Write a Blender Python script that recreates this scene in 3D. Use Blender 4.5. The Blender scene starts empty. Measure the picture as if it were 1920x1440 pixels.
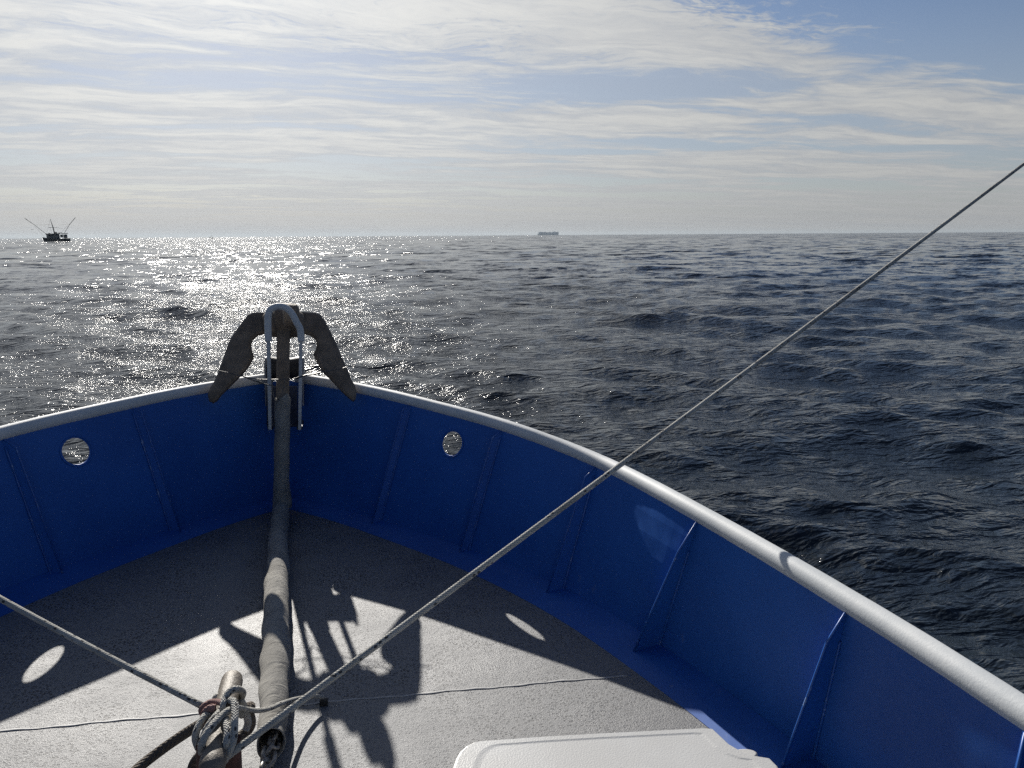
import bpy, bmesh, math, random
import numpy as np
from mathutils import Vector, Matrix
random.seed(7); np.random.seed(7)
C = bpy.context.scene
R = math.radians

# ------------------------------------------------------------------ frames, camera
# Boat frame: X starboard, Y forward, Z up, deck at z=0.  The boat heels and trims a little on the sea.
UPB = Vector((-0.046, -0.022, 0.9987)).normalized()
YB = (Vector((0, 1, 0)) - UPB * UPB.y).normalized()
XB = YB.cross(UPB).normalized()
BOAT = Matrix((XB, YB, UPB)).to_4x4()
BOAT.translation = Vector((0, 0, 1.05))
F = 1440.4
CAM = Vector((0.322, 0, 1.65))
YAW, PITCH, ROLL = R(-13.224), R(9.142), R(1.957)
cf = Vector((-math.sin(YAW) * math.cos(PITCH), math.cos(YAW) * math.cos(PITCH), -math.sin(PITCH)))
_r = Vector((math.cos(YAW), math.sin(YAW), 0)); _u = _r.cross(cf)
cr = math.cos(ROLL) * _r + math.sin(ROLL) * _u
cu = -math.sin(ROLL) * _r + math.cos(ROLL) * _u
cam = bpy.data.objects.new('camera', bpy.data.cameras.new('camera'))
C.collection.objects.link(cam); C.camera = cam
cam.data.sensor_width = 36; cam.data.lens = F / 1920 * 36
cam.data.clip_start = 0.05; cam.data.clip_end = 60000
mm = Matrix((cr, cu, -cf)).transposed().to_4x4(); mm.translation = CAM
cam.matrix_world = BOAT @ mm
EYE = (BOAT @ CAM)
FWD = (BOAT.to_3x3() @ cf); HEAD = math.atan2(FWD.x, FWD.y)      # camera heading (clockwise from +Y)

# ------------------------------------------------------------------ sun, sky, exposure
SAZ, SEL = R(9.2), R(27.7)                                       # left of the bow, above the deck
sb = Vector((-math.sin(SAZ) * math.cos(SEL), math.cos(SAZ) * math.cos(SEL), math.sin(SEL)))
SUN = (BOAT.to_3x3() @ sb).normalized()
sun = bpy.data.objects.new('sun', bpy.data.lights.new('sun', 'SUN'))
C.collection.objects.link(sun)
sun.data.energy = 5.0; sun.data.angle = R(0.55); sun.data.color = (1.0, 0.955, 0.88)
sun.rotation_euler = SUN.to_track_quat('Z', 'Y').to_euler()
sun.location = SUN * 50
C.view_settings.view_transform = 'Standard'; C.view_settings.look = 'None'
C.view_settings.gamma = 1; C.view_settings.use_curve_mapping = False
C.view_settings.exposure = 0.45

class NT:
    """tiny helper for writing node maths"""
    def __init__(s, tree): s.t = tree; s.n = tree.nodes; s.l = tree.links
    def new(s, typ, **kw):
        n = s.n.new(typ)
        for k, v in kw.items(): setattr(n, k, v)
        return n
    def put(s, sock, v):
        if isinstance(v, bpy.types.NodeSocket): s.l.new(v, sock)
        elif v is not None: sock.default_value = v
    def m(s, op, a, b=None, c=None, clamp=False):
        n = s.new('ShaderNodeMath', operation=op); n.use_clamp = clamp
        s.put(n.inputs[0], a); s.put(n.inputs[1], b)
        if c is not None: s.put(n.inputs[2], c)
        return n.outputs[0]
    def v(s, op, a, b=None):
        n = s.new('ShaderNodeVectorMath', operation=op)
        s.put(n.inputs[0], a); s.put(n.inputs[1], b)
        return n.outputs['Value'] if op in ('DOT_PRODUCT', 'LENGTH') else n.outputs[0]
    def scale(s, a, f):
        n = s.new('ShaderNodeVectorMath', operation='SCALE'); s.put(n.inputs[0], a); s.put(n.inputs[3], f); return n.outputs[0]
    def comb(s, x, y, z):
        n = s.new('ShaderNodeCombineXYZ'); s.put(n.inputs[0], x); s.put(n.inputs[1], y); s.put(n.inputs[2], z); return n.outputs[0]
    def sep(s, v):
        n = s.new('ShaderNodeSeparateXYZ'); s.put(n.inputs[0], v); return n.outputs
    def noise(s, vec, scale, detail=4, rough=.5, dist=0, col=False):
        n = s.new('ShaderNodeTexNoise'); s.put(n.inputs['Vector'], vec)
        n.inputs['Scale'].default_value = scale; n.inputs['Detail'].default_value = detail
        n.inputs['Roughness'].default_value = rough; n.inputs['Distortion'].default_value = dist
        return n.outputs['Color' if col else 'Fac']
    def voro(s, vec, scale, feat='F1', out='Distance', dim='3D'):
        n = s.new('ShaderNodeTexVoronoi', feature=feat, voronoi_dimensions=dim); s.put(n.inputs['Vector'], vec); n.inputs['Scale'].default_value = scale
        return n.outputs[out]
    def ss(s, x, a, b, lo=0., hi=1.):
        n = s.new('ShaderNodeMapRange', interpolation_type='SMOOTHSTEP'); s.put(n.inputs[0], x)
        for i, q in enumerate((a, b, lo, hi)): n.inputs[i + 1].default_value = q
        return n.outputs[0]
    def mix(s, f, a, b):
        n = s.new('ShaderNodeMix', data_type='RGBA'); s.put(n.inputs[0], f)
        s.put(n.inputs[6], (*a, 1) if isinstance(a, tuple) and len(a) == 3 else a)
        s.put(n.inputs[7], (*b, 1) if isinstance(b, tuple) and len(b) == 3 else b)
        return n.outputs[2]
    def bump(s, h, dist, strength=1., nrm=None):
        n = s.new('ShaderNodeBump'); s.put(n.inputs['Height'], h); n.inputs['Distance'].default_value = dist
        n.inputs['Strength'].default_value = strength; s.put(n.inputs['Normal'], nrm)
        return n.outputs[0]

world = bpy.data.worlds.new('World'); C.world = world; world.use_nodes = True
w = NT(world.node_tree); w.n.clear()
sky = w.new('ShaderNodeTexSky', sky_type='NISHITA'); sky.sun_disc = False
sky.sun_elevation = math.asin(SUN.z); sky.sun_rotation = math.atan2(SUN.x, SUN.y)
sky.air_density = 1.0; sky.dust_density = 0.4; sky.ozone_density = 1.6; sky.altitude = 0
bg1 = w.new('ShaderNodeBackground'); w.put(bg1.inputs[0], w.v('MULTIPLY', sky.outputs[0], (.82, .85, .98))); bg1.inputs[1].default_value = 0.05
d = w.new('ShaderNodeTexCoord').outputs['Generated']
hr = Vector((math.cos(HEAD), -math.sin(HEAD), 0)); hf = Vector((math.sin(HEAD), math.cos(HEAD), 0))
u_ = w.v('DOT_PRODUCT', d, tuple(hr)); v_ = w.v('DOT_PRODUCT', d, tuple(hf)); z_ = w.sep(d)[2]
zz = w.m('ADD', w.m('MAXIMUM', z_, 0.), .045)
P = w.comb(w.m('DIVIDE', u_, zz), w.m('DIVIDE', v_, zz), 0.)     # cloud sheet seen in perspective
def strk(vec, sx, sy, off):
    n = w.new('ShaderNodeMapping'); w.put(n.inputs[0], vec); n.inputs[1].default_value = (off, off * .7, 0); n.inputs[3].default_value = (sx, sy, 1); return n.outputs[0]
pu, pv_, _ = w.sep(P)
Q = w.comb(pu, w.m('SUBTRACT', pv_, w.m('MULTIPLY', pu, .22)), 0.)
warp = w.scale(w.v('SUBTRACT', w.noise(Q, .6, 4, .55, col=True), (.5, .5, .5)), 1.1)
Pw = w.v('ADD', Q, warp)
warp2 = w.scale(w.v('SUBTRACT', w.noise(Q, 2.6, 4, .6, col=True), (.5, .5, .5)), .25)
Pz = w.v('ADD', Pw, warp2)
big = w.noise(strk(Pw, .26, .75, 3.1), 1.0, 6, .55)
mid = w.noise(strk(Pw, .8, 2.6, 7.7), 1.0, 8, .62)
wisp = w.noise(strk(Pz, 3.4, 8.5, 1.3), 1.0, 7, .66)
ripl = w.noise(strk(Pz, 15., 30., 5.2), 1.0, 4, .6)
# the cloud sheet thins out to blue on the high right and behind the boat
edge = w.m('SUBTRACT', z_, w.m('SUBTRACT', .325, w.m('MULTIPLY', u_, .345)))
blue = w.m('MULTIPLY', w.ss(edge, -.03, .03), w.ss(u_, -.02, .24))
back = w.ss(v_, .55, -.25)
def cen(x, k): return w.m('MULTIPLY', w.m('SUBTRACT', x, .5), k)
c_ = w.m('ADD', w.m('ADD', cen(big, 2.9), cen(mid, 1.8)), w.m('ADD', cen(wisp, .8), w.m('MULTIPLY', cen(ripl, 1.6), w.ss(z_, .18, .25))))
c_ = w.m('ADD', c_, .34)
c_ = w.m('SUBTRACT', c_, w.m('MULTIPLY', blue, .95)); c_ = w.m('SUBTRACT', c_, w.m('MULTIPLY', back, .8))
c_ = w.m('SUBTRACT', c_, w.ss(z_, .32, .75, 0, .5))
cfac = w.ss(c_, -.30, .42, 0., .96)
cfac = w.m('MAXIMUM', cfac, w.m('MULTIPLY', w.m('SUBTRACT', 1., w.m('MAXIMUM', blue, back)), .52))
haze_ = w.ss(z_, .0, .12, 1., 0.)
hz2 = w.ss(z_, .03, .30, .6, 0.)
cfac = w.m('MAXIMUM', cfac, w.m('MAXIMUM', haze_, hz2))
sd_ = w.m('MAXIMUM', w.v('DOT_PRODUCT', d, tuple(SUN)), 0.)
glow = w.m('ADD', w.m('MULTIPLY', w.m('POWER', sd_, 7.), .55), w.m('MULTIPLY', w.m('POWER', sd_, 60.), .45))
lit = w.ss(w.m('ADD', cen(mid, 1.3), cen(wisp, .8)), -.22, .25)
ccol = w.mix(w.ss(c_, -.1, .75), (.365, .395, .435), (.515, .515, .50))
ccol = w.mix(w.m('MULTIPLY', w.m('SUBTRACT', 1., lit), .55), ccol, (.36, .375, .40))
ccol = w.mix(w.m('MULTIPLY', haze_, .8), ccol, (.362, .370, .378))
cstr = w.m('ADD', .74, glow)
bg2 = w.new('ShaderNodeBackground'); w.put(bg2.inputs[0], ccol); w.put(bg2.inputs[1], cstr)
ms = w.new('ShaderNodeMixShader'); w.put(ms.inputs[0], cfac); w.put(ms.inputs[1], bg1.outputs[0]); w.put(ms.inputs[2], bg2.outputs[0])
wo = w.new('ShaderNodeOutputWorld'); w.put(wo.inputs[0], ms.outputs[0])

# ------------------------------------------------------------------ helpers
def ray(p): return cf * F + cr * (p[0] - 960) - cu * (p[1] - 720)
def atz(p, z):
    q = ray(p); return CAM + q * ((z - CAM.z) / q.z)
def aty(p, y):
    q = ray(p); return CAM + q * ((y - CAM.y) / q.y)
def atd(p, dep): return CAM + ray(p) * (dep / F)
def atplane(p, o, n):
    q = ray(p); return CAM + q * ((o - CAM).dot(n) / q.dot(n))

def link(o, parent=None, mat=None):
    C.collection.objects.link(o)
    if parent: o.parent = parent
    if mat: o.data.materials.append(mat)
    return o
def tag(o, label=None, cat=None, group=None, kind=None):
    if label: o['label'] = label
    if cat: o['category'] = cat
    if group: o['group'] = group
    if kind: o['kind'] = kind
    return o
def mesh(name, vs, fs, mat, parent=None, smooth=True, uvs=None, world_m=None, sharp=None):
    me = bpy.data.meshes.new(name); me.from_pydata([tuple(v) for v in vs], [], fs)
    if uvs:
        l = me.uv_layers.new(name='UVMap')
        for lp in me.loops: l.data[lp.index].uv = uvs[lp.index]
    o = link(bpy.data.objects.new(name, me), parent, mat)
    bm = bmesh.new(); bm.from_mesh(me); bmesh.ops.recalc_face_normals(bm, faces=bm.faces)
    for f in bm.faces: f.smooth = smooth
    if sharp:
        for e in bm.edges:
            if len(e.link_faces) == 2 and e.calc_face_angle(0) > sharp: e.smooth = False
    bm.to_mesh(me); bm.free()
    if world_m is not None: o.matrix_world = world_m
    return o
def empty(name, loc, mw=None):
    o = bpy.data.objects.new(name, None); C.collection.objects.link(o); o.empty_display_size = .2
    o.matrix_world = (mw if mw is not None else BOAT) @ Matrix.Translation(loc)
    return o
class MB:
    def __init__(s): s.v = []; s.f = []
    def add(s, vs, fs):
        k = len(s.v); s.v += [Vector(q) for q in vs]; s.f += [tuple(i + k for i in f) for f in fs]
    def box(s, c, d, ax=None, taper=1.):
        c = Vector(c); X, Y, Z = ax or (Vector((1, 0, 0)), Vector((0, 1, 0)), Vector((0, 0, 1)))
        vs = [c + X * (sx * d[0] / 2 * (taper if sz > 0 else 1)) + Y * (sy * d[1] / 2 * (taper if sz > 0 else 1)) + Z * (sz * d[2] / 2)
              for sx in (-1, 1) for sy in (-1, 1) for sz in (-1, 1)]
        s.add(vs, [(0, 1, 3, 2), (4, 6, 7, 5), (0, 4, 5, 1), (2, 3, 7, 6), (0, 2, 6, 4), (1, 5, 7, 3)])
    def prism(s, pts, off):
        n = len(pts); vs = [Vector(p) for p in pts] + [Vector(p) + Vector(off) for p in pts]
        s.add(vs, [tuple(range(n)), tuple(range(2 * n - 1, n - 1, -1))] + [(i, (i + 1) % n, n + (i + 1) % n, n + i) for i in range(n)])
    def tube(s, path, r, seg=12, cap=True, jit=None):
        vs, fs, _ = tube_geo(path, r, seg, cap, jit); s.add(vs, fs)
    def off(s, o): s.v = [q - Vector(o) for q in s.v]; return s
    def build(s, name, mat, parent=None, smooth=True, sharp=R(35), mw=None, bevel=0, seg=2):
        o = mesh(name, s.v, s.f, mat, parent, smooth, world_m=mw, sharp=sharp)
        if bevel:
            m = o.modifiers.new('bevel', 'BEVEL'); m.width = bevel; m.segments = seg; m.limit_method = 'ANGLE'; m.angle_limit = R(30)
        return o
def crv(pts, n):
    """Catmull-Rom through pts, n samples per span"""
    P_ = [Vector(p) for p in pts]; P_ = [P_[0] * 2 - P_[1]] + P_ + [P_[-1] * 2 - P_[-2]]; out = []
    for i in range(1, len(P_) - 2):
        a, b, c, e = P_[i - 1:i + 3]
        for j in range(n):
            t = j / n
            out.append(.5 * ((2 * b) + (c - a) * t + (2 * a - 5 * b + 4 * c - e) * t * t + (3 * b - a - 3 * c + e) * t ** 3))
    return out + [P_[-2].copy()]
def tube_geo(path, r, seg=12, cap=True, jit=None):
    path = [Vector(p) for p in path]; n = len(path)
    rs = r if hasattr(r, '__len__') else [r] * n
    T = [(path[min(i + 1, n - 1)] - path[max(i - 1, 0)]).normalized() for i in range(n)]
    a = Vector((0, 0, 1)) if abs(T[0].z) < .9 else Vector((1, 0, 0))
    nrm = (a - T[0] * a.dot(T[0])).normalized(); vs = []; fs = []; uv = []; L = 0
    Ls = []
    for i in range(n):
        if i: L += (path[i] - path[i - 1]).length
        Ls.append(L)
        nrm = (nrm - T[i] * nrm.dot(T[i])).normalized(); b = T[i].cross(nrm)
        for k in range(seg):
            th = 2 * math.pi * k / seg; rr = rs[i] * (jit(L, th) if jit else 1)
            vs.append(path[i] + (nrm * math.cos(th) + b * math.sin(th)) * rr)
    for i in range(n - 1):
        for k in range(seg):
            k2 = (k + 1) % seg
            fs.append((i * seg + k, i * seg + k2, (i + 1) * seg + k2, (i + 1) * seg + k))
            uv += [(k / seg, Ls[i]), ((k + 1) / seg, Ls[i]), ((k + 1) / seg, Ls[i + 1]), (k / seg, Ls[i + 1])]
    if cap:
        fs.append(tuple(range(seg - 1, -1, -1))); fs.append(tuple(range((n - 1) * seg, n * seg))); uv += [(0, 0)] * (2 * seg)
    return vs, fs, uv
def tube(name, path, r, mat, parent=None, seg=12, cap=True, jit=None, mw=None):
    vs, fs, uv = tube_geo(path, r, seg, cap, jit)
    me = bpy.data.meshes.new(name); me.from_pydata([tuple(v) for v in vs], [], fs)
    l = me.uv_layers.new(name='UVMap')
    for i, q in enumerate(uv): l.data[i].uv = q
    me.polygons.foreach_set('use_smooth', [True] * len(me.polygons))
    o = link(bpy.data.objects.new(name, me), parent, mat)
    if mw is not None: o.matrix_world = mw
    return o

# ------------------------------------------------------------------ materials
def material(name):
    m = bpy.data.materials.new(name); m.use_nodes = True; t = NT(m.node_tree)
    b = m.node_tree.nodes['Principled BSDF']; t.b = b
    t.co = t.new('ShaderNodeTexCoord').outputs['Object']; t.uv = t.new('ShaderNodeTexCoord').outputs['UV']
    return m, t, b
def col(b, t, c): t.put(b.inputs['Base Color'], (*c, 1) if isinstance(c, tuple) else c)
def simple(name, c, rough=.5, metal=0., var=.15, sc=8., bump=0., bsc=60., spec=.5):
    m, t, b = material(name)
    n = t.noise(t.co, sc, 5, .6)
    f = t.ss(n, .3, .7)
    col(b, t, t.mix(f, tuple(x * (1 - var) for x in c), tuple(min(1, x * (1 + var)) for x in c)))
    t.put(b.inputs['Roughness'], t.m('ADD', rough - .06, t.m('MULTIPLY', n, .12))); b.inputs['Metallic'].default_value = metal
    b.inputs['Specular IOR Level'].default_value = spec
    if bump: t.put(b.inputs['Normal'], t.bump(t.noise(t.co, bsc, 4, .6), bump))
    return m

# blue bulwark paint: slightly wavy steel, salt marks and scuffs
MBLUE, t, b = material('blue_paint')
n1 = t.noise(t.co, 1.6, 4, .55); n2 = t.noise(t.co, 30, 5, .7)
c0 = t.mix(t.ss(n1, .3, .7), (.012, .080, .32), (.018, .103, .385))
scf = t.m('MULTIPLY', t.ss(t.noise(t.v('MULTIPLY', t.co, (1, 1, .35)), 22, 6, .75), .60, .72), t.ss(t.sep(t.co)[2], .36, .0))
c0 = t.mix(t.m('MULTIPLY', scf, .55), c0, (.16, .2, .3))
col(b, t, c0); t.put(b.inputs['Roughness'], t.m('ADD', .42, t.m('MULTIPLY', n2, .2))); b.inputs['Specular IOR Level'].default_value = .28; t.put(b.inputs['Coat Weight'], 0.)
h = t.m('ADD', t.m('MULTIPLY', t.noise(t.co, 3.2, 2, .5), 1.), t.m('MULTIPLY', t.noise(t.co, 160, 3, .6), .012))
t.put(b.inputs['Normal'], t.bump(h, .018, .8))

MBEAD, t, b = material('blue_weld_bead')
ch = t.ss(t.noise(t.v('MULTIPLY', t.co, (1, 1, .5)), 26, 5, .75), .58, .66)
col(b, t, t.mix(t.m('MULTIPLY', ch, .8), (.015, .09, .34), (.24, .34, .52))); b.inputs['Roughness'].default_value = .4

# white cap rail paint, orange peel and a few grey scuffs
MWHITE, t, b = material('white_rail_paint')
n1 = t.noise(t.co, 5, 6, .7); spk = t.ss(t.noise(t.co, 55, 5, .8), .68, .74)
c0 = t.mix(t.ss(n1, .35, .7), (.46, .48, .49), (.56, .57, .57)); c0 = t.mix(t.m('MULTIPLY', spk, .5), c0, (.25, .25, .25))
col(b, t, c0); b.inputs['Roughness'].default_value = .6; b.inputs['Specular IOR Level'].default_value = .3
t.put(b.inputs['Normal'], t.bump(t.noise(t.co, 140, 4, .65), .0006))

# grey non-skid deck paint
MDECK, t, b = material('deck_nonskid_paint')
sx, sy, sz_ = t.sep(t.co)
big_ = t.noise(t.co, 1.7, 5, .6)
vd = t.voro(t.co, 70, dim='2D'); dens_ = t.ss(t.noise(t.co, 3.0, 4, .6), .38, .66)
rnd = t.sep(t.voro(t.co, 70, out='Color', dim='2D'))[0]
dots = t.m('MULTIPLY', t.ss(vd, .33, .26), t.ss(rnd, .44, .46))
near_ = t.ss(t.m('ADD', sy, t.m('MULTIPLY', t.m('ABSOLUTE', sx), -.55)), 1.2, 3.0, .35, 1.)
smooth_strip = t.m('MULTIPLY', t.ss(t.m('ABSOLUTE', t.m('ADD', sx, .20)), .075, .06), t.ss(sy, 2.0, 2.2))
dots = t.m('MULTIPLY', dots, t.m('MULTIPLY', t.m('ADD', .25, t.m('MULTIPLY', dens_, .75)), near_))
dots = t.m('MULTIPLY', dots, t.m('SUBTRACT', 1., t.m('MULTIPLY', smooth_strip, .9)))
c0 = t.mix(t.ss(big_, .3, .7), (.160, .164, .172), (.195, .198, .202))
c0 = t.mix(t.m('MULTIPLY', t.ss(t.noise(t.co, 240, 3, .7), .3, .75), .35), c0, (.09, .09, .095))
salt = t.m('MULTIPLY', t.ss(t.noise(t.co, 9, 7, .8), .62, .72), .25)
c0 = t.mix(salt, c0, (.26, .26, .26)); c0 = t.mix(t.m('MULTIPLY', dots, .95), c0, (.012, .012, .014))
col(b, t, c0); t.put(b.inputs['Roughness'], t.ss(big_, .3, .7, .45, .6))
hh = t.m('ADD', t.m('MULTIPLY', t.noise(t.co, 170, 4, .7), .8), t.m('MULTIPLY', dots, -.7))
hh = t.m('ADD', hh, t.m('MULTIPLY', t.noise(t.co, 14, 3, .5), .8))
t.put(b.inputs['Normal'], t.bump(hh, .0035))

MSEAM = simple('grey_seam_bead', (.30, .30, .30), .6, 0, .2, 30)
MDGREY = simple('grey_galvanised_paint', (.20, .215, .24), .5, 0, .15, 12, .001, 90)
MIRON = simple('weathered_anchor_iron', (.155, .120, .090), .7, .12, .35, 9, .006, 55)
MWIRE = simple('lashing_wire_steel', (.12, .115, .11), .45, .8, .2, 40)
MRUB = simple('black_rubber', (.018, .018, .018), .6, 0, .3, 20, .003, 60)
MDARK = simple('dark_recess_shade', (.010, .018, .045), .6, 0, .3, 9, .001)  # darkness of the stem recess put into the colour; guard feet share it
MCLEAT = simple('worn_cleat_paint', (.15, .13, .105), .55, .1, .28, 30, .0025, 130)
MRUST = simple('dark_red_primer', (.075, .028, .022), .7, .1, .4, 14, .003, 60)
MCHAIN = simple('galvanised_chain_steel', (.30, .28, .25), .42, .35, .3, 50, .001, 120)

def rope_mat(name, base, fleck, fl=.55, twist=26., bumpd=.0016, dirt=(.16, .14, .12)):
    m, t, b = material(name)
    U, V, _ = t.sep(t.uv)
    a = t.m('SINE', t.m('MULTIPLY', t.m('ADD', t.m('MULTIPLY', U, 8.), t.m('MULTIPLY', V, twist * 4)), 2 * math.pi))
    c_ = t.m('SINE', t.m('MULTIPLY', t.m('SUBTRACT', t.m('MULTIPLY', U, 8.), t.m('MULTIPLY', V, twist * 4)), 2 * math.pi))
    h = t.m('MULTIPLY', t.m('ADD', a, c_), .5)
    q = t.comb(t.m('MULTIPLY', U, 5.), t.m('MULTIPLY', V, 55.), 0.)
    vc = t.sep(t.voro(q, 1., out='Color'))[1]; vdist = t.voro(q, 1.)
    fk = t.m('MULTIPLY', t.ss(vc, fl + .06, fl + .12), t.ss(vdist, .42, .28))
    c0 = t.mix(t.ss(t.noise(t.co, 12, 5, .7), .3, .72), tuple(x * .72 for x in base), base)
    c0 = t.mix(t.m('MULTIPLY', t.ss(t.noise(t.co, 5, 3, .6), .45, .75), .5), c0, dirt)
    c0 = t.mix(t.m('MULTIPLY', fk, .9), c0, fleck); col(b, t, c0)
    b.inputs['Roughness'].default_value = .85; b.inputs['Specular IOR Level'].default_value = .2
    t.put(b.inputs['Normal'], t.bump(h, bumpd))
    return m
MROPE = rope_mat('flecked_braided_rope', (.50, .49, .45), (.03, .03, .035))
MROPE2 = rope_mat('dark_thick_hawser_rope', (.17, .145, .12), (.04, .03, .03), .8, 12., .005)
MPINK = rope_mat('faded_pink_rope', (.34, .21, .19), (.12, .05, .05), .75)

# canvas fire-hose sleeve: twill weave, soft stains
def canvas(name, base):
    m, t, b = material(name)
    U, V, _ = t.sep(t.uv)
    tw = t.m('SINE', t.m('MULTIPLY', t.m('ADD', t.m('MULTIPLY', U, 60.), t.m('MULTIPLY', V, 190.)), 2 * math.pi))
    n1 = t.noise(t.co, 7, 6, .65); n2 = t.noise(t.co, 45, 4, .7)
    c0 = t.mix(t.ss(n1, .3, .7), tuple(x * .7 for x in base), base)
    c0 = t.mix(t.m('MULTIPLY', t.ss(n2, .6, .72), .5), c0, tuple(x * .4 for x in base))
    c0 = t.mix(t.m('MULTIPLY', t.ss(tw, -.2, .9), .25), c0, tuple(x * .5 for x in base))
    col(b, t, c0); b.inputs['Roughness'].default_value = .95; b.inputs['Specular IOR Level'].default_value = .1
    t.put(b.inputs['Normal'], t.bump(t.m('ADD', t.m('MULTIPLY', tw, .12), t.m('ADD', t.m('MULTIPLY', t.noise(t.co, 24, 4, .6), .8), t.m('MULTIPLY', t.noise(t.v('MULTIPLY', t.co, (1.2, 2.2, 1.)), 9, 3, .5, 1.2), 1.8))), .011))
    return m
MCANV = canvas('canvas_hose_cloth', (.44, .425, .39))

# plastic cooler
MCOOL, t, b = material('white_cooler_plastic')
n1 = t.noise(t.co, 3, 5, .6); n2 = t.noise(t.co, 26, 7, .85)
c0 = t.mix(t.ss(n1, .35, .7), (.45, .445, .43), (.50, .50, .49)); c0 = t.mix(t.m('MULTIPLY', t.ss(n2, .66, .76), .35), c0, (.33, .31, .28))
col(b, t, c0); b.inputs['Roughness'].default_value = .42; b.inputs['Subsurface Weight'].default_value = .0
t.put(b.inputs['Normal'], t.bump(t.noise(t.co, 220, 3, .6), .0008))

# sea water
MSEA, t, b = material('sea_water')
geo = t.new('ShaderNodeNewGeometry')
pos = geo.outputs['Position']
def ripple(sx, sy, a, amp, det=3):
    mp = t.new('ShaderNodeMapping'); t.put(mp.inputs[0], pos); mp.inputs[2].default_value = (0, 0, a); mp.inputs[3].default_value = (sx, sy, 1)
    n = t.noise(mp.outputs[0], 1., det, .6, .3, col=True)
    return t.scale(t.v('SUBTRACT', n, (.5, .5, .5)), amp)
WA = -HEAD + R(8)
rd = t.v('LENGTH', t.v('SUBTRACT', pos, tuple(EYE)))
def band(i0, i1, o0, o1, keep):
    a_ = t.ss(rd, i0, i1) if i1 > 0 else None; o_ = t.ss(rd, o0, o1, 1., keep)
    return o_ if a_ is None else t.m('MULTIPLY', a_, o_)
def hmap(sx, sy, a, det):
    mp = t.new('ShaderNodeMapping'); t.put(mp.inputs[0], pos); mp.inputs[2].default_value = (0, 0, a); mp.inputs[3].default_value = (sx, sy, 1)
    return t.noise(mp.outputs[0], 1., det, .55, .5)
hsum = t.m('ADD', t.m('MULTIPLY', hmap(1.3, 3.2, WA + R(10), 3), 1.0), t.m('MULTIPLY', hmap(4.5, 10., WA - R(16), 3), .42))
hsum = t.m('ADD', hsum, t.m('MULTIPLY', hmap(16., 30., WA + R(25), 2), .04))
nb = t.bump(hsum, .13)
nmx = t.new('ShaderNodeMix', data_type='VECTOR'); t.put(nmx.inputs[0], t.ss(rd, 18., 70.)); t.put(nmx.inputs[4], nb); t.put(nmx.inputs[5], geo.outputs['Normal']); nb = nmx.outputs[1]
s_ = t.scale(ripple(11., 24., WA - R(20), .5, 2), t.m('MULTIPLY', t.ss(rd, 6., 22., .12, 1.), band(0, 0, 8., 45., .25)))
for sx_, sy__, an_, am_, bd in ((3.2, 7., R(14), .95, (8, 40., 45., 140., .12)), (.8, 1.9, 0, 1.35, (8., 40., 120., 400., .10)), (.22, .5, -R(8), 2.3, (30., 130., 450., 1400., .12)),
                            (.055, .13, R(5), 2.9, (160., 600., 2000., 6000., .3)), (.014, .033, 0, 3.2, (700., 2500., 9e4, 1e5, 1.))):
    s_ = t.v('ADD', s_, t.scale(ripple(sx_, sy__, WA + an_, am_, 2), band(*bd)))
patch = t.ss(t.noise(pos, .07, 3, .6), .3, .7, .6, 1.2)
s_ = t.scale(s_, patch)
s_ = t.v('MULTIPLY', s_, (1., 1., 0.))
nn = t.v('NORMALIZE', t.v('ADD', nb, s_))
t.put(b.inputs['Normal'], nn)
col(b, t, t.mix(t.ss(t.noise(pos, .25, 3, .5), .3, .7), (.009, .013, .018), (.013, .018, .023)))
b.inputs['Roughness'].default_value = .07; b.inputs['IOR'].default_value = 1.36

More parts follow.
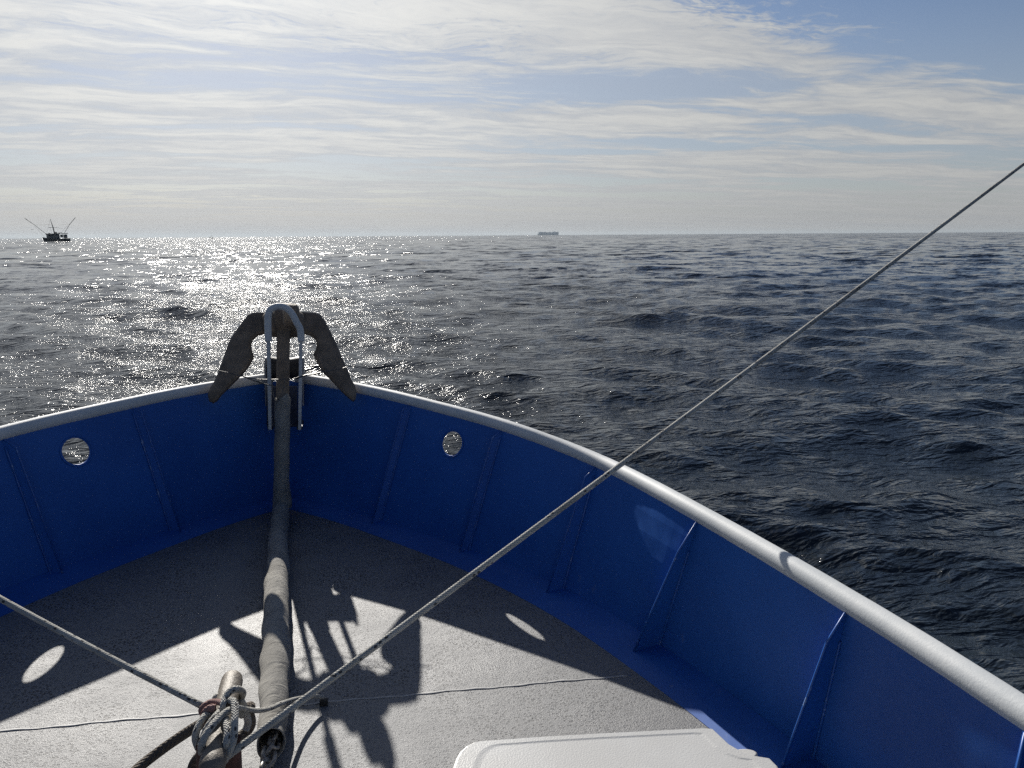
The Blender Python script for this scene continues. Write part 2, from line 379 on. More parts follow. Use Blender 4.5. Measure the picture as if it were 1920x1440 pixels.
# ------------------------------------------------------------------ the sea
def build_sea():
    nr = 1250; r0, r1 = .6, 24000.
    rr = r0 * np.exp(np.linspace(0, math.log(r1 / r0), nr))
    dense = np.linspace(HEAD - R(47), HEAD + R(47), 800)
    rest = np.linspace(HEAD + R(47), HEAD - R(47) + 2 * math.pi, 92)[1:-1]
    az = np.concatenate([dense, rest]); na = len(az)
    daz = np.where(np.arange(na) < 800, dense[1] - dense[0], rest[1] - rest[0])
    Rr, A = np.meshgrid(rr, az, indexing='ij')
    X = EYE.x + Rr * np.sin(A); Y = EYE.y + Rr * np.cos(A)
    sp = np.maximum(Rr * (math.log(r1 / r0) / nr), Rr * daz[None, :])
    X0, Y0 = X.astype(np.float32), Y.astype(np.float32); sp = sp.astype(np.float32)
    dx = np.zeros_like(X0); dy = np.zeros_like(X0); dz = np.zeros_like(X0)
    rng = np.random.RandomState(12)
    N = 104
    lam = np.exp(np.linspace(math.log(.2), math.log(24.), N)) * rng.uniform(.95, 1.05, N)
    wind = HEAD + math.pi + R(14)
    for L in lam:
        spread = .42 if L > 3 else .62
        th = wind + rng.normal(0, spread); k = 2 * math.pi / L
        st = .037 if L < 2 else (.037 * (2 / L) ** .62 if L < 6 else .0187 * (6 / L) ** 1.1)
        
        a = st / k; ph = rng.uniform(0, 6.283)
        kx, ky = math.sin(th), math.cos(th)
        rmax = None
        wgt = np.clip((L / sp - 2.2) / 2.5, 0, 1)
        rows = np.where(wgt.max(axis=1) > 0)[0]
        if len(rows) == 0: continue
        e = rows[-1] + 1
        p = (k * (kx * X0[:e] + ky * Y0[:e]) + ph).astype(np.float32)
        s, c = np.sin(p), np.cos(p); q = a * wgt[:e]
        # gust patches: wave groups
        dz[:e] += q * s; dx[:e] += q * kx * c * .9; dy[:e] += q * ky * c * .9
    co = np.stack([X + dx, Y + dy, dz], -1).reshape(-1, 3).astype(np.float32)
    i = np.arange(nr - 1)[:, None] * na; j = np.arange(na)[None, :]; j2 = (j + 1) % na
    f = np.stack([i + j, i + j2, i + na + j2, i + na + j], -1).reshape(-1, 4)
    me = bpy.data.meshes.new('sea'); nv = len(co); nf = len(f)
    me.vertices.add(nv); me.vertices.foreach_set('co', co.ravel())
    me.loops.add(nf * 4); me.loops.foreach_set('vertex_index', f[:, ::-1].ravel().astype(np.int32))
    me.polygons.add(nf); me.polygons.foreach_set('loop_start', (np.arange(nf) * 4).astype(np.int32))
    me.polygons.foreach_set('use_smooth', np.ones(nf, dtype=bool))
    me.update(calc_edges=True); me.materials.append(MSEA)
    if me.polygons[len(me.polygons) // 2].normal.z < 0: me.flip_normals()
    o = bpy.data.objects.new('water', me); C.collection.objects.link(o); o['kind'] = 'structure'
    return o
build_sea()

# ------------------------------------------------------------------ the boat
boat = empty('fishing_boat', (0, 0, 0))
tag(boat, 'bow of a steel fishing boat, blue bulwarks, white pipe rail, grey deck', 'boat')
#        base y,x          top y,x,h            deck edge y,x
ST = [((5.110, .000), (5.330, .000, .800), (5.035, .000)),
      ((4.860, .305), (4.960, .420, .786), (4.790, .262)),
      ((4.570, .590), (4.570, .780, .764), (4.500, .515)),
      ((4.038, 1.046), (4.038, 1.227, .721), (3.960, .930)),
      ((3.463, 1.425), (3.463, 1.577, .662), (3.400, 1.262)),
      ((2.857, 1.675), (2.635, 1.706, .665), (2.800, 1.500)),
      ((2.049, 1.880), (1.838, 1.787, .662), (2.030, 1.700)),
      ((1.200, 1.945), (1.250, 1.811, .660), (1.200, 1.740)),
      ((0.000, 1.990), (0.000, 1.840, .655), (0.000, 1.770)),
      ((-2.600, 1.980), (-2.600, 1.870, .650), (-2.600, 1.800))]
NS = 12
base = crv([(x, y, 0) for (y, x), _, _ in ST], NS)
top = crv([(x, y, h) for _, (y, x, h), _ in ST], NS)
edge_ = crv([(x, y, 0) for _, _, (y, x) in ST], NS)
NB = len(base)
def mir(v, sg): return Vector((v.x * sg, v.y, v.z))
def outn(i):
    a, b_ = base[max(i - 1, 0)], base[min(i + 1, NB - 1)]; t_ = (a - b_); n = Vector((t_.y, -t_.x, 0))
    return (n if n.x > 0 else -n).normalized()
ZW = .055
TH = .008
def shell(s, tt, off=0.):
    """s = fractional station index, tt = 0..1 up the plate"""
    i = min(int(s), NB - 2); f = s - i
    b0 = base[i].lerp(base[i + 1], f); t0 = top[i].lerp(top[i + 1], f); b0 = b0 + Vector((0, 0, -.01))
    return b0.lerp(t0, tt) + (outn(i).lerp(outn(i + 1), f)) * off
HR = .0715
def pxof(P_):
    q = P_ - CAM; return 960 + F * q.dot(cr) / q.dot(cf), 720 - F * q.dot(cu) / q.dot(cf)
def herr(s, t):
    e = 0
    for sg, (X, Y) in ((-1, (148, 848)), (1, (851.5, 830))):
        x, y = pxof(mir(shell(s, t), sg)); e += (x - X) ** 2 + (y - Y) ** 2
    return e
_, s_h, t_h = min((herr(i / 10, k / 100), i / 10, k / 100) for i in range(150, 420) for k in range(55, 92))
def build_bulwark(sg):
    m = MB()
    s0, s1 = round(s_h) - 4, round(s_h) + 4
    for off, flip in ((0., False), (TH, True)):
        nt = 8
        for i in range(NB - 1):
            if s0 <= i < s1: continue
            for k in range(nt):
                a = [shell(i, k / nt, off), shell(i + 1, k / nt, off), shell(i + 1, (k + 1) / nt, off), shell(i, (k + 1) / nt, off)]
                m.add([mir(q, sg) for q in a], [(0, 1, 2, 3)])
        # panel with the round freeing hole
        Lx = (shell(s1, .75) - shell(s0, .75)).length; Lt = (shell(s_h, 1) - shell(s_h, 0)).length
        n = 64; rings = 9; pts = []
        for a_ in range(n):
            th = 2 * math.pi * (a_ + .5) / n; cx, sy_ = math.cos(th), math.sin(th)
            # rectangle boundary hit in metres
            left, right = (s_h - s0) / (s1 - s0) * Lx, (s1 - s_h) / (s1 - s0) * Lx
            up, dn = (1 - t_h) * Lt, t_h * Lt
            kx = (right if cx > 0 else left) / max(abs(cx), 1e-6); ky = (up if sy_ > 0 else dn) / max(abs(sy_), 1e-6)
            rb = min(kx, ky); row = []
            for g in range(rings + 1):
                r_ = HR + (rb - HR) * (g / rings) ** 1.5
                X_, Y_ = cx * r_, sy_ * r_
                row.append(shell(s_h + X_ / Lx * (s1 - s0), t_h + Y_ / Lt, off))
            pts.append(row)
        vs = [mir(q, sg) for row in pts for q in row]; W = rings + 1
        m.add(vs, [(a_ * W + g, a_ * W + g + 1, ((a_ + 1) % n) * W + g + 1, ((a_ + 1) % n) * W + g) for a_ in range(n) for g in range(rings)])
        # corner fillers
        def cornerfill():
            for (cs, ct) in ((s0, 0), (s0, 1), (s1, 0), (s1, 1)):
                best = sorted(range(n), key=lambda a_: (pts[a_][-1] - shell(cs, ct, off)).length)[:2]
                m.add([mir(shell(cs, ct, off), sg), mir(pts[best[0]][-1], sg), mir(pts[best[1]][-1], sg)], [(0, 1, 2)])
        cornerfill()
        if off == 0.: inner = [p[0] for p in pts]
        else:
            outer = [p[0] for p in pts]
            m.add([mir(q, sg) for q in inner + outer], [(a_, (a_ + 1) % n, n + (a_ + 1) % n, n + a_) for a_ in range(n)])
    o = m.build('bulwark', MBLUE, boat, sharp=R(40))
    # thin welded ring round the hole
    ringp = [mir(inner[a_].lerp(inner[(a_ + 32) % 64], -.07) - outn(round(s_h)) * .002, sg) for a_ in range(64)] 
    ringp.append(ringp[0]); tube('hole_rim', ringp, .0035, MBLUE, o, 6, cap=False)
    return o
for sg in (-1, 1): build_bulwark(sg)
# frames welded to the plating
def at_station(y): return min(range(NB * 20), key=lambda k: abs(shell(k / 20, 0).y - y)) / 20
for sg in (-1, 1):
    for (y, knee) in ((4.57, .97), (4.038, .95), (3.463, .93), (2.857, .80), (2.049, .84), (1.2, .84), (.3, .84)):
        s = at_station(y); i = int(s); fwd = Vector((0, .008, 0)); n_ = outn(i); n_ = Vector((1, 0, 0))
        b0, t0 = shell(s, .03), shell(s, 1); kn = shell(s, knee)
        pts = [b0, kn, t0, t0 - n_ * .006, kn - n_ * .046, b0 - n_ * (.055 if y > 3.6 else .085 if y > 3.2 else .115)]
        m = MB(); m.prism([mir(q, sg) for q in pts], fwd)
        rb_ = m.build('frame_rib', MBLUE, boat, smooth=False, sharp=None, bevel=.0015)
        tube('weld_bead', [mir(b0.lerp(kn, k / 24) - n_ * .003 - Vector((0, .003, 0)), sg) for k in range(25)], .005, MBEAD, rb_, 8, jit=lambda L, th: 1 + .25 * math.sin(L * 260))
        tube('free_edge', [mir(q, sg) for q in (b0 - n_ * (.055 if y > 3.6 else .085 if y > 3.2 else .115), (b0 - n_ * (.055 if y > 3.6 else .085 if y > 3.2 else .115)).lerp(kn - n_ * .046, .5), kn - n_ * .046, t0 - n_ * .006)], .0042, MBEAD, rb_, 8)
# sloping margin plate between plating and deck
for sg in (-1, 1):
    m = MB()
    for i in range(NB - 1):
        tq = [.075 + .02 * max(0, min(1, (3.9 - base[j].y) / 1.2)) for j in (i, i + 1)]
        q = [shell(i, tq[0]) - outn(i) * .001, shell(i + 1, tq[1]) - outn(i + 1) * .001]
        kk = [.05 + .06 * max(0, min(1, (3.9 - base[j].y) / 1.2)) for j in (i, i + 1)]
        c_ = [base[i] - outn(i) * kk[0] + Vector((0, 0, .026)), base[i + 1] - outn(i + 1) * kk[1] + Vector((0, 0, .026))]
        for j in (0, 1): c_[j].z = .026
        e_ = [edge_[i] + Vector((0, 0, .002)), edge_[i + 1] + Vector((0, 0, .002))]
        if i < 2: c_[0].x = max(c_[0].x, 0); c_[1].x = max(c_[1].x, 0)
        e_2 = [p + Vector((0, 0, -.03)) for p in e_]
        for A_, B_ in ((q, c_), (c_, e_), (e_, e_2)):
            m.add([mir(A_[0], sg), mir(A_[1], sg), mir(B_[1], sg), mir(B_[0], sg)], [(0, 1, 2, 3)])
    m.build('margin_plate', MBLUE, boat, smooth=False, sharp=None)
# deck
m = MB()
for i in range(NB - 1):
    a, b_ = edge_[i] + outn(i) * .03, edge_[i + 1] + outn(i + 1) * .03
    nx = 10
    for k in range(nx):
        f0, f1 = -1 + 2 * k / nx, -1 + 2 * (k + 1) / nx
        m.add([(a.x * f0, a.y, 0), (a.x * f1, a.y, 0), (b_.x * f1, b_.y, 0), (b_.x * f0, b_.y, 0)], [(0, 1, 2, 3)])
vs = m.v
deck = m.build('deck', MDECK, boat, smooth=True)
bm = bmesh.new(); bm.from_mesh(deck.data); bmesh.ops.remove_doubles(bm, verts=bm.verts, dist=1e-4); bm.to_mesh(deck.data); bm.free()
# weld seam across the deck
pa, pb = atz((0, 1371), .001), atz((1135, 1270), .001)
sp_ = []
for k in range(121):
    t_ = -.25 + 1.3 * k / 120; q = pa.lerp(pb, t_); q.y += .003 * math.sin(k * .37) + .002 * math.sin(k * 1.3); q.z = .0005
    if abs(q.x) < 1.56: sp_.append(q)
tube('weld_seam', sp_, .0062, MSEAM, boat, 10, jit=lambda L, th: (1 - .68 * abs(math.cos(th))) * (1 + .2 * math.sin(L * 300)))
# cap rail: a round pipe on the plating
def rail_path(sg):
    out = []
    for i in range(NB):
        q = top[i] + outn(i) * .026 + Vector((0, 0, .022))
        if q.x > .075 or i > 3: out.append(mir(q, sg))
    return out
for sg in (-1, 1): tube('cap_rail', rail_path(sg), .036, MWHITE, boat, 20, jit=lambda L, th: 1 + .008 * math.sin(L * 9 + th) + .006 * math.sin(L * 31))
# outer hull below the bulwark plating
m = MB()
for sg in (-1, 1):
    for i in range(NB - 1):
        def pt(i, lv):
            q = shell(i, 0, TH) if i else Vector((0, base[0].y + TH, -.01)); bl = max(0, 1 - i / 30)
            k, dy, z = ((1, 0, -.01), (.94, -.16, -.5), (.80, -.4, -1.1), (.45, -.8, -1.9))[lv]
            return mir(Vector((q.x * k, q.y + dy * bl, z)), sg)
        for lv in range(3):
            m.add([pt(i, lv), pt(i + 1, lv), pt(i + 1, lv + 1), pt(i, lv + 1)], [(0, 1, 2, 3)])
m.build('hull', MBLUE, boat)

# bow fittings: dark plate standing for the shaded stem recess, roller with cheeks, U-shaped guard
m = MB(); m.box((0.0, 5.02, .68), (.19, .05, .26)); m.build('stem_shade_plate', MDARK, boat, bevel=.004)
rc = aty((534, 690), 5.20)
m = MB()
m.tube([rc + Vector((x, 0, 0)) for x in (-.105, -.095, -.03, .03, .095, .105)], [.055, .078, .066, .066, .078, .055], 28)
roller = m.build('bow_roller', MRUB, boat)
m = MB()
for x in (-.122, .112):
    m = MB()
    pts = [Vector((rc.x + x, 5.14, .66)), Vector((rc.x + x, 5.10, rc.z + .03)), Vector((rc.x + x, 5.14, rc.z + .075)), Vector((rc.x + x, 5.26, rc.z + .07)), Vector((rc.x + x, 5.32, rc.z - .02)), Vector((rc.x + x, 5.36, .66))]
    m.prism(pts, (.010, 0, 0))
    m.build('roller_cheek', MDGREY, boat, smooth=False, sharp=None, bevel=.002)
gp = [(503.2, 640), (502.6, 622.5), (502.6, 594.7), (506, 582), (515, 576), (525.5, 574.6), (537, 578), (548, 589), (556, 604.5), (563, 618), (564.5, 640)]
tube('anchor_guard', crv([aty(p, 4.64) for p in gp], 6), .0195, MWHITE, boat, 16)
for xs in ((503.2, 507), (564.5, 562)):
    a, b_ = aty((xs[0], 630), 4.65), aty((xs[1], 802), 4.84)
    m = MB(); ax = (b_ - a).normalized(); X_ = Vector((1, 0, 0)); Y_ = ax.cross(X_).normalized(); X_ = Y_.cross(ax)
    m.box((a + b_) / 2 + Y_ * 0, (.019, .055, (b_ - a).length), (X_, Y_, ax)); m.build('guard_leg', MWHITE, boat, smooth=False, sharp=None, bevel=.003)
    m = MB(); m.box(b_ + Vector((0, .09, .0)), (.035, .20, .02)); m.build('guard_foot', MDARK, boat, smooth=False, sharp=None, bevel=.002)

# deck cleat: fore-and-aft pipe on a primed post
ZC = .34
ca, cb_ = atz((437, 1268), ZC), atz((397, 1438), ZC)
ax = (cb_ - ca).normalized(); cl = (cb_ - ca).length
bit = MB(); pc = ca.lerp(cb_, .72)
bit.tube([Vector((pc.x, pc.y, z)) for z in (-.0, .02, .022, ZC - .015)], [.115, .115, .062, .058], 24)
bitt = bit.build('mooring_post', MRUST, boat)
path = [ca + ax * q for q in (0, .006, .016, .03)] + [ca.lerp(cb_, .5), cb_ - ax * .012, cb_ + ax * .01, cb_ + ax * .022, cb_ + ax * .028]
tube('crossbar', path, [.012, .023, .030, .0325, .033, .0335, .030, .02, .008], MCLEAT, bitt, 24)
pe = atz((607, 1308), .03)
m = MB(); m.box((pe.x, pe.y, .012), (.03, .02, .026)); m.build('pad_eye', MRUB, boat, smooth=False, sharp=None, bevel=.004)

# ------------------------------------------------------------------ anchor
anchor = empty('anchor', (0, 5.05, 1.2)); tag(anchor, 'weathered iron anchor with two flukes stowed upright on the bow roller', 'anchor')
AO = Vector((0, 5.04, 1.25)); ADN = Vector((0, -.24, -.50)).normalized(); AN = Vector((1, 0, 0)).cross(ADN).normalized()
if AN.y < 0: AN = -AN
AI = Vector((0, 5.05, 1.2))
def zp(X, Y): return (340 + X / 4.8, 540 + Y / 4.8)
FL = [(830, 218), (650, 220), (600, 240), (560, 290), (500, 370), (440, 460), (400, 560), (368, 660), (330, 760), (290, 850), (260, 895), (238, 960), (248, 1012), (282, 1026), (318, 1005), (350, 960), (420, 890), (500, 812), (570, 740), (620, 670), (652, 605), (645, 578), (628, 545), (626, 490), (642, 450), (685, 415), (745, 397), (800, 405), (850, 432)]
FR = [(990, 212), (1200, 220), (1252, 238), (1290, 290), (1335, 375), (1390, 490), (1440, 610), (1490, 720), (1530, 820), (1562, 875), (1577, 930), (1570, 990), (1550, 1012), (1520, 992), (1440, 920), (1340, 812), (1260, 730), (1210, 645), (1190, 592), (1213, 545), (1222, 500), (1205, 450), (1160, 415), (1095, 398), (1040, 402), (1000, 440)]
def fluke(pts):
    P3 = [atplane(zp(*p), AO, AN) - AI for p in pts]
    bm = bmesh.new(); f = bm.faces.new([bm.verts.new(p) for p in P3]); f.normal_update()
    ret = bmesh.ops.extrude_face_region(bm, geom=[f]); vs = [e for e in ret['geom'] if isinstance(e, bmesh.types.BMVert)]
    for v in vs: v.co += AN * .035
    bmesh.ops.recalc_face_normals(bm, faces=bm.faces)
    caps = [q for q in bm.faces if len(q.verts) > 8]
    bmesh.ops.inset_region(bm, faces=caps, thickness=.014, depth=.010, use_even_offset=True)
    bmesh.ops.triangulate(bm, faces=[q for q in bm.faces if len(q.verts) > 4])
    me = bpy.data.meshes.new('fluke'); bm.to_mesh(me); bm.free()
    o = link(bpy.data.objects.new('fluke', me), anchor, MIRON)
    return o
fluke(FL); fluke(FR)
m = MB()
hc = atplane((532, 606), AO, AN) - AI + AN * .01
m.tube([hc + Vector((x, 0, 0)) for x in (-.125, -.115, -.09, .09, .115, .125)], [.05, .068, .085, .085, .068, .05], 24)
m.tube([hc + ADN * -.02 + Vector((x, 0, 0)) for x in (-.06, -.045, .045, .06)], [.075, .112, .112, .075], 24)
kb = aty((547, 592), 4.86) - AI
m.tube([kb + Vector((x, 0, 0)) for x in (-.05, -.04, .03, .045)], [.045, .075, .072, .04], 20)
m.build('crown', MIRON, anchor, bevel=.003)
m = MB()
a = atplane((532, 612), AO, AN) - AN * .045; b_ = Vector((atplane((531, 752), AO, AN))) - AN * .035
m.box((a + b_) / 2 - AI, (.078, .042, (b_ - a).length), (Vector((1, 0, 0)), AN, ADN), taper=.95)
m.build('shank', MIRON, anchor, smooth=False, sharp=None, bevel=.008)
# lashing wire round the flukes
lash = empty('lashing_wire', aty((530, 712), 4.66)); tag(lash, 'thin twisted wire lashing both anchor flukes to the guard', 'wire')
LI = aty((530, 712), 4.66)
def wire(pts, y, r=.003, nm='wire_strand'):
    tube(nm, [q - LI for q in crv([aty(zp(*p[:2]), p[2] if len(p) > 2 else y) for p in pts], 5)], r, MWIRE, lash, 6)
wire([(325, 738), (340, 745), (420, 762), (500, 782), (560, 796), (620, 812), (700, 822), (800, 824), (900, 822), (1000, 818), (1060, 800), (1130, 780), (1290, 752), (1390, 735), (1480, 715), (1500, 712)], 4.735)
wire([(560, 798), (640, 830), (700, 842), (745, 862), (768, 900), (772, 950)], 4.63)
wire([(600, 815), (700, 850), (770, 868), (830, 880)], 4.63)
wire([(815, 830), (820, 930), (838, 1000), (852, 1018), (880, 985), (915, 920), (930, 860), (925, 820)], 4.63)
wire([(1055, 806), (1120, 786), (1200, 776), (1290, 748)], 4.70, .004)
wire([(860, 1010), (845, 1100), (835, 1200), (838, 1300)], 4.64, .0018)

# ------------------------------------------------------------------ canvas sleeve over the chain
sl = empty('chain_sleeve', (0, 4, 0)); tag(sl, 'long grey canvas hose sleeve over the anchor chain, from anchor down along deck', 'sleeve')
SI = Vector((0, 4, 0))
def jitf(seed, amp):
    rs = np.random.RandomState(seed); K = [(rs.uniform(6, 32), rs.randint(1, 4), rs.uniform(0, 6.3), rs.uniform(.4, 1)) for _ in range(12)]
    def f(L, th):
        s = sum(w_ * math.sin(k * L + n * th + p) for k, n, p, w_ in K)
        return 1 + amp * s / 3 - .10 * math.cos(2 * th)
    return f
def px_r(P_, wpx): return wpx / 2.2 * (P_ - CAM).dot(cf) / F
up = [((529.5, 749), 4.77, 31), ((530, 752), 4.77, 33), ((529.5, 800), 4.78, 32), ((528.5, 850), 4.79, 32), ((528, 890), 4.80, 33), ((528, 920), 4.815, 35), ((529, 940), 4.82, 39), ((529, 950), 4.82, 38)]
pts = [aty(p, y) for p, y, _ in up]; cp = crv(pts, 10); wr = [px_r(q, w_) for q, (_, _, w_) in zip(pts, up)]
rs_ = [wr[min(i // 10, len(wr) - 2)] * (1 - (i % 10) / 10) + wr[min(i // 10 + 1, len(wr) - 1)] * ((i % 10) / 10) for i in range(len(cp))]
tube('upper_sleeve', [q - SI for q in cp], rs_, MCANV, sl, 36, jit=jitf(3, .06))
lo = [((527, 930), .15, 30, 4.86), ((527, 950), None, 33, 4.84), ((525, 975), .064, 35, 0), ((522, 1005), .062, 38, 0), ((521, 1050), .062, 43, 0), ((519, 1100), .063, 49, 0), ((518, 1150), .064, 53, 0), ((517, 1200), .065, 56, 0), ((516, 1250), .066, 59, 0), ((514, 1300), .066, 60, 0), ((511, 1350), .065, 57, 0), ((508, 1396), .066, 54, 0)]
pts = [aty(p, y) if y else atz(p, z) for p, z, w_, y in lo]; cp = crv(pts, 14); wr = [px_r(q, w_) for q, (_, _, w_, _) in zip(pts, lo)]
wr = [q * 1.1 for q in wr]
rs_ = [wr[min(i // 14, len(wr) - 2)] * (1 - (i % 14) / 14) + wr[min(i // 14 + 1, len(wr) - 1)] * ((i % 14) / 14) for i in range(len(cp))]
lsv = tube('lower_sleeve', [q - SI for q in cp], rs_, MCANV, sl, 40, cap=False, jit=jitf(11, .07))
so = lsv.modifiers.new('cloth', 'SOLIDIFY'); so.thickness = .004; so.offset = -1
# chain links coming out of the sleeve
chain = empty('anchor_chain', atz((508, 1400), .04)); tag(chain, 'galvanised anchor chain coming out of the frayed canvas sleeve end', 'chain')
CI = atz((508, 1400), .04)
def link_mesh():
    pth = []
    for k in range(33):
        a = 2 * math.pi * k / 32; x = .017 * math.cos(a); y = .017 * math.sin(a) + (.013 if math.sin(a) > 0 else -.013 if math.sin(a) < 0 else 0); pth.append((x, y, 0))
    return pth
first = None
c0_, c1_ = atz((512, 1380), .075), atz((492, 1475), .028)
nl = 9
for k in range(nl):
    q = c0_.lerp(c1_, (k + .0) / (nl - 1)); q.x += .008 * math.sin(k * 1.9)
    if first is None: o = first = tube('chain_link', link_mesh(), .0068, MCHAIN, chain, 10, cap=False)
    else: o = first.copy(); C.collection.objects.link(o); o.parent = chain
    dd = (c1_ - c0_).normalized(); rotz = math.atan2(-dd.x, dd.y)
    o.matrix_local = Matrix.Translation(q - CI) @ Matrix.Rotation(rotz + .12 * math.sin(k * 2.2), 4, 'Z') @ Matrix.Rotation(R(45 + 90 * (k % 2) + 9 * math.sin(k)), 4, 'Y')

# ------------------------------------------------------------------ ropes
def zc(X, Y): return (360 + X / 6.857, 1230 + Y / 6.857)
def rope(name, pts, mat, r, label, cat='rope', n=10, group=None, parent=None, seg=12):
    P3 = [Vector(p) for p in pts]; o0 = P3[0].copy()
    cp = crv(P3, n)
    if parent is not None:
        return tube(name, [q - parent[1] for q in cp], r, mat, parent[0], seg)
    o = tube(name, [q - o0 for q in cp], r, mat, None, seg, mw=BOAT @ Matrix.Translation(o0)); tag(o, label, cat, group); return o
RR = .0101
# starboard stay line: from the cleat up over the rail to the rigging
A0 = atz(zc(430, 1335), .31); A1 = atd((1918, 296), 4.9)
A0b = atz(zc(600, 1180), .34)
far_ = A0b + (A1 - A0b) * 2.6
path = [A0, A0b] + [A0b + (far_ - A0b) * (k / 14) + Vector((0, 0, -.05 * math.sin(math.pi * k / 14))) for k in range(1, 15)]
srope = empty('stay_rope', A0); tag(srope, 'grey flecked rope rising from the cleat across the starboard rail to upper right', 'rope')
rope('rope_line', path, MROPE, RR, '', parent=(srope, A0), n=8)
def loop(pts, nm='rope_turn', mat=MROPE, r=RR):
    rope(nm, [atz(zc(x, y), z) for x, y, z in pts], mat, r, '', parent=(srope, A0), n=8)
loop([(330, 640, .30), (290, 690, .36), (170, 770, .37), (85, 900, .36), (45, 1050, .34), (80, 1170, .31), (150, 1250, .27), (260, 1300, .25)])
loop([(640, 760, .29), (560, 690, .38), (480, 700, .40), (380, 770, .40), (270, 880, .40), (180, 1010, .39), (130, 1130, .37), (130, 1240, .32), (180, 1300, .27)])
loop([(470, 620, .39), (500, 570, .41), (545, 600, .415), (555, 700, .41), (545, 850, .40), (540, 1000, .38), (510, 1150, .36), (430, 1290, .33), (380, 1360, .30)])
loop([(405, 760, .37), (405, 650, .40), (425, 550, .41), (480, 460, .42), (560, 425, .42), (625, 440, .40), (655, 480, .36), (640, 530, .32)])
loop([(300, 560, .32), (310, 530, .34), (350, 515, .35), (410, 540, .34)])
loop([(390, 690, .37), (320, 760, .385), (240, 860, .38), (170, 980, .36), (140, 1080, .33)])
loop([(430, 800, .385), (450, 900, .39), (460, 1000, .385), (440, 1120, .37), (400, 1230, .34)])
loop([(620, 560, .33), (660, 640, .30), (700, 760, .27), (720, 860, .24), (690, 960, .22)], r=.011)
# short tail of the same cordage across the sleeve to the pad eye
rope('short_line', [atz(zc(x, y), z) for x, y, z in [(560, 660, .40), (640, 670, .38), (720, 690, .33), (850, 702, .24), (1000, 675, .165), (1150, 610, .125), (1350, 550, .08), (1550, 520, .05), (1690, 525, .035)]], MROPE, .0078,
     'short light rope running from the cleat over the sleeve to a small deck eye')
# port stay line
B0 = atz((384, 1326), .34); B1 = atd((0, 1112), 2.5)
prope = empty('stay_rope', B0); tag(prope, 'grey flecked rope from the cleat up to the left edge over port deck', 'rope')
rope('rope_line', [B0 + (B1 - B0) * (k / 6) * 2.2 + Vector((0, 0, -.02 * math.sin(math.pi * k / 6))) for k in range(7)], MROPE, RR, '', parent=(prope, B0))
prope['group'] = srope['group'] = 'stay ropes tied to the cleat'
rope('pink_rope', [atz(zc(x, y), z) for x, y, z in [(150, 760, .34), (120, 700, .36), (160, 640, .375), (240, 595, .38), (330, 590, .39), (400, 610, .40)]], MPINK, .0085,
     'faded pink rope turn knotted round the left of the cleat', n=8)
rope('pink_rope', [atz(zc(x, y), z) for x, y, z in [(300, 670, .385), (240, 670, .385), (180, 710, .375), (150, 780, .36), (120, 860, .33)]], MPINK, .0105,
     'second, shorter pink rope turn, just below the first on the cleat', n=8)
rope('hawser', [atz(p, z) for p, z in [((470, 1325), .20), ((440, 1335), .24), ((400, 1345), .22), ((372, 1360), .16), ((340, 1380), .10), ((300, 1408), .05), ((262, 1438), .03), ((225, 1475), .025), ((190, 1530), .025)]], MROPE2, .0165,
     'thick dark brown ribbed rope trailing from cleat to bottom edge left', n=10, seg=20)
rope('hawser', [atz(p, z) for p, z in [((400, 1395), .20), ((378, 1412), .14), ((362, 1432), .08), ((356, 1460), .05)]], MROPE2, .013,
     'short dark rope end hanging below the left side of the cleat', n=8, seg=16)
rope('hawser', [atz(zc(x, y), z) for x, y, z in [(600, 640, .30), (690, 690, .27), (740, 780, .23), (750, 880, .19), (700, 970, .16), (600, 1050, .15), (480, 1090, .15)]], MROPE2, .0165,
     'thick braided rope bight lying between the cleat post and the canvas sleeve', n=8, seg=20)

# ------------------------------------------------------------------ cooler
ZL = .46
cool = empty('cooler', (.45, 1.4, 0)); tag(cool, 'white plastic cooler with moulded lid standing on deck at bottom edge', 'cooler')
KI = Vector((.45, 1.4, 0))
bk = [(846, 1452), (848, 1437), (853, 1422), (861, 1408), (872, 1398), (886, 1391), (900, 1388), (918, 1387), (1000, 1381), (1120, 1374), (1240, 1368), (1318, 1364), (1337, 1365), (1350, 1377), (1368, 1394), (1392, 1408), (1420, 1417), (1445, 1421), (1460, 1436), (1470, 1465)]
P3 = [atz(p, ZL) for p in bk]
bl_, br_ = P3[0], P3[-1]; aft = Vector((.02, -.42, 0))
out = P3 + [br_ + aft + Vector((-.03, 0, 0)), br_ + aft + Vector((-.07, -.04, 0)), bl_ + aft + Vector((.07, -.04, 0)), bl_ + aft + Vector((.03, 0, 0))]
cen = sum(out, Vector()) / len(out)
n = len(out); rings = []
for f_, dz_ in ((.004, -.05), (0, -.046), (0, -.010), (.0035, -.004), (.010, -.0012), (.020, 0), (.120, 0), (.130, -.0004), (.150, -.0012), (.165, -.0015), (.60, -.0015)):
    rings.append([q.lerp(cen, f_) - KI + Vector((0, 0, dz_)) for q in out])
m = MB(); vs = [q for r_ in rings for q in r_] + [cen - KI + Vector((0, 0, -.0015))]; fs = []
for g_ in range(len(rings) - 1):
    for k in range(n): fs.append((g_ * n + k, g_ * n + (k + 1) % n, (g_ + 1) * n + (k + 1) % n, (g_ + 1) * n + k))
for k in range(n): fs.append(((len(rings) - 1) * n + k, (len(rings) - 1) * n + (k + 1) % n, len(rings) * n))
fs.append(tuple(range(n))); m.add(vs, fs)
lid = m.build('lid', MCOOL, cool, smooth=False, sharp=None)
m = MB(); body = [cen.lerp(q, .93) for q in out]; m.prism([Vector((q.x, q.y, ZL - .05)) - KI for q in body], (0, 0, -(ZL - .05)))
m.build('body', MCOOL, cool, bevel=.01)
lt = atz((1396, 1413), ZL - .02); m = MB()
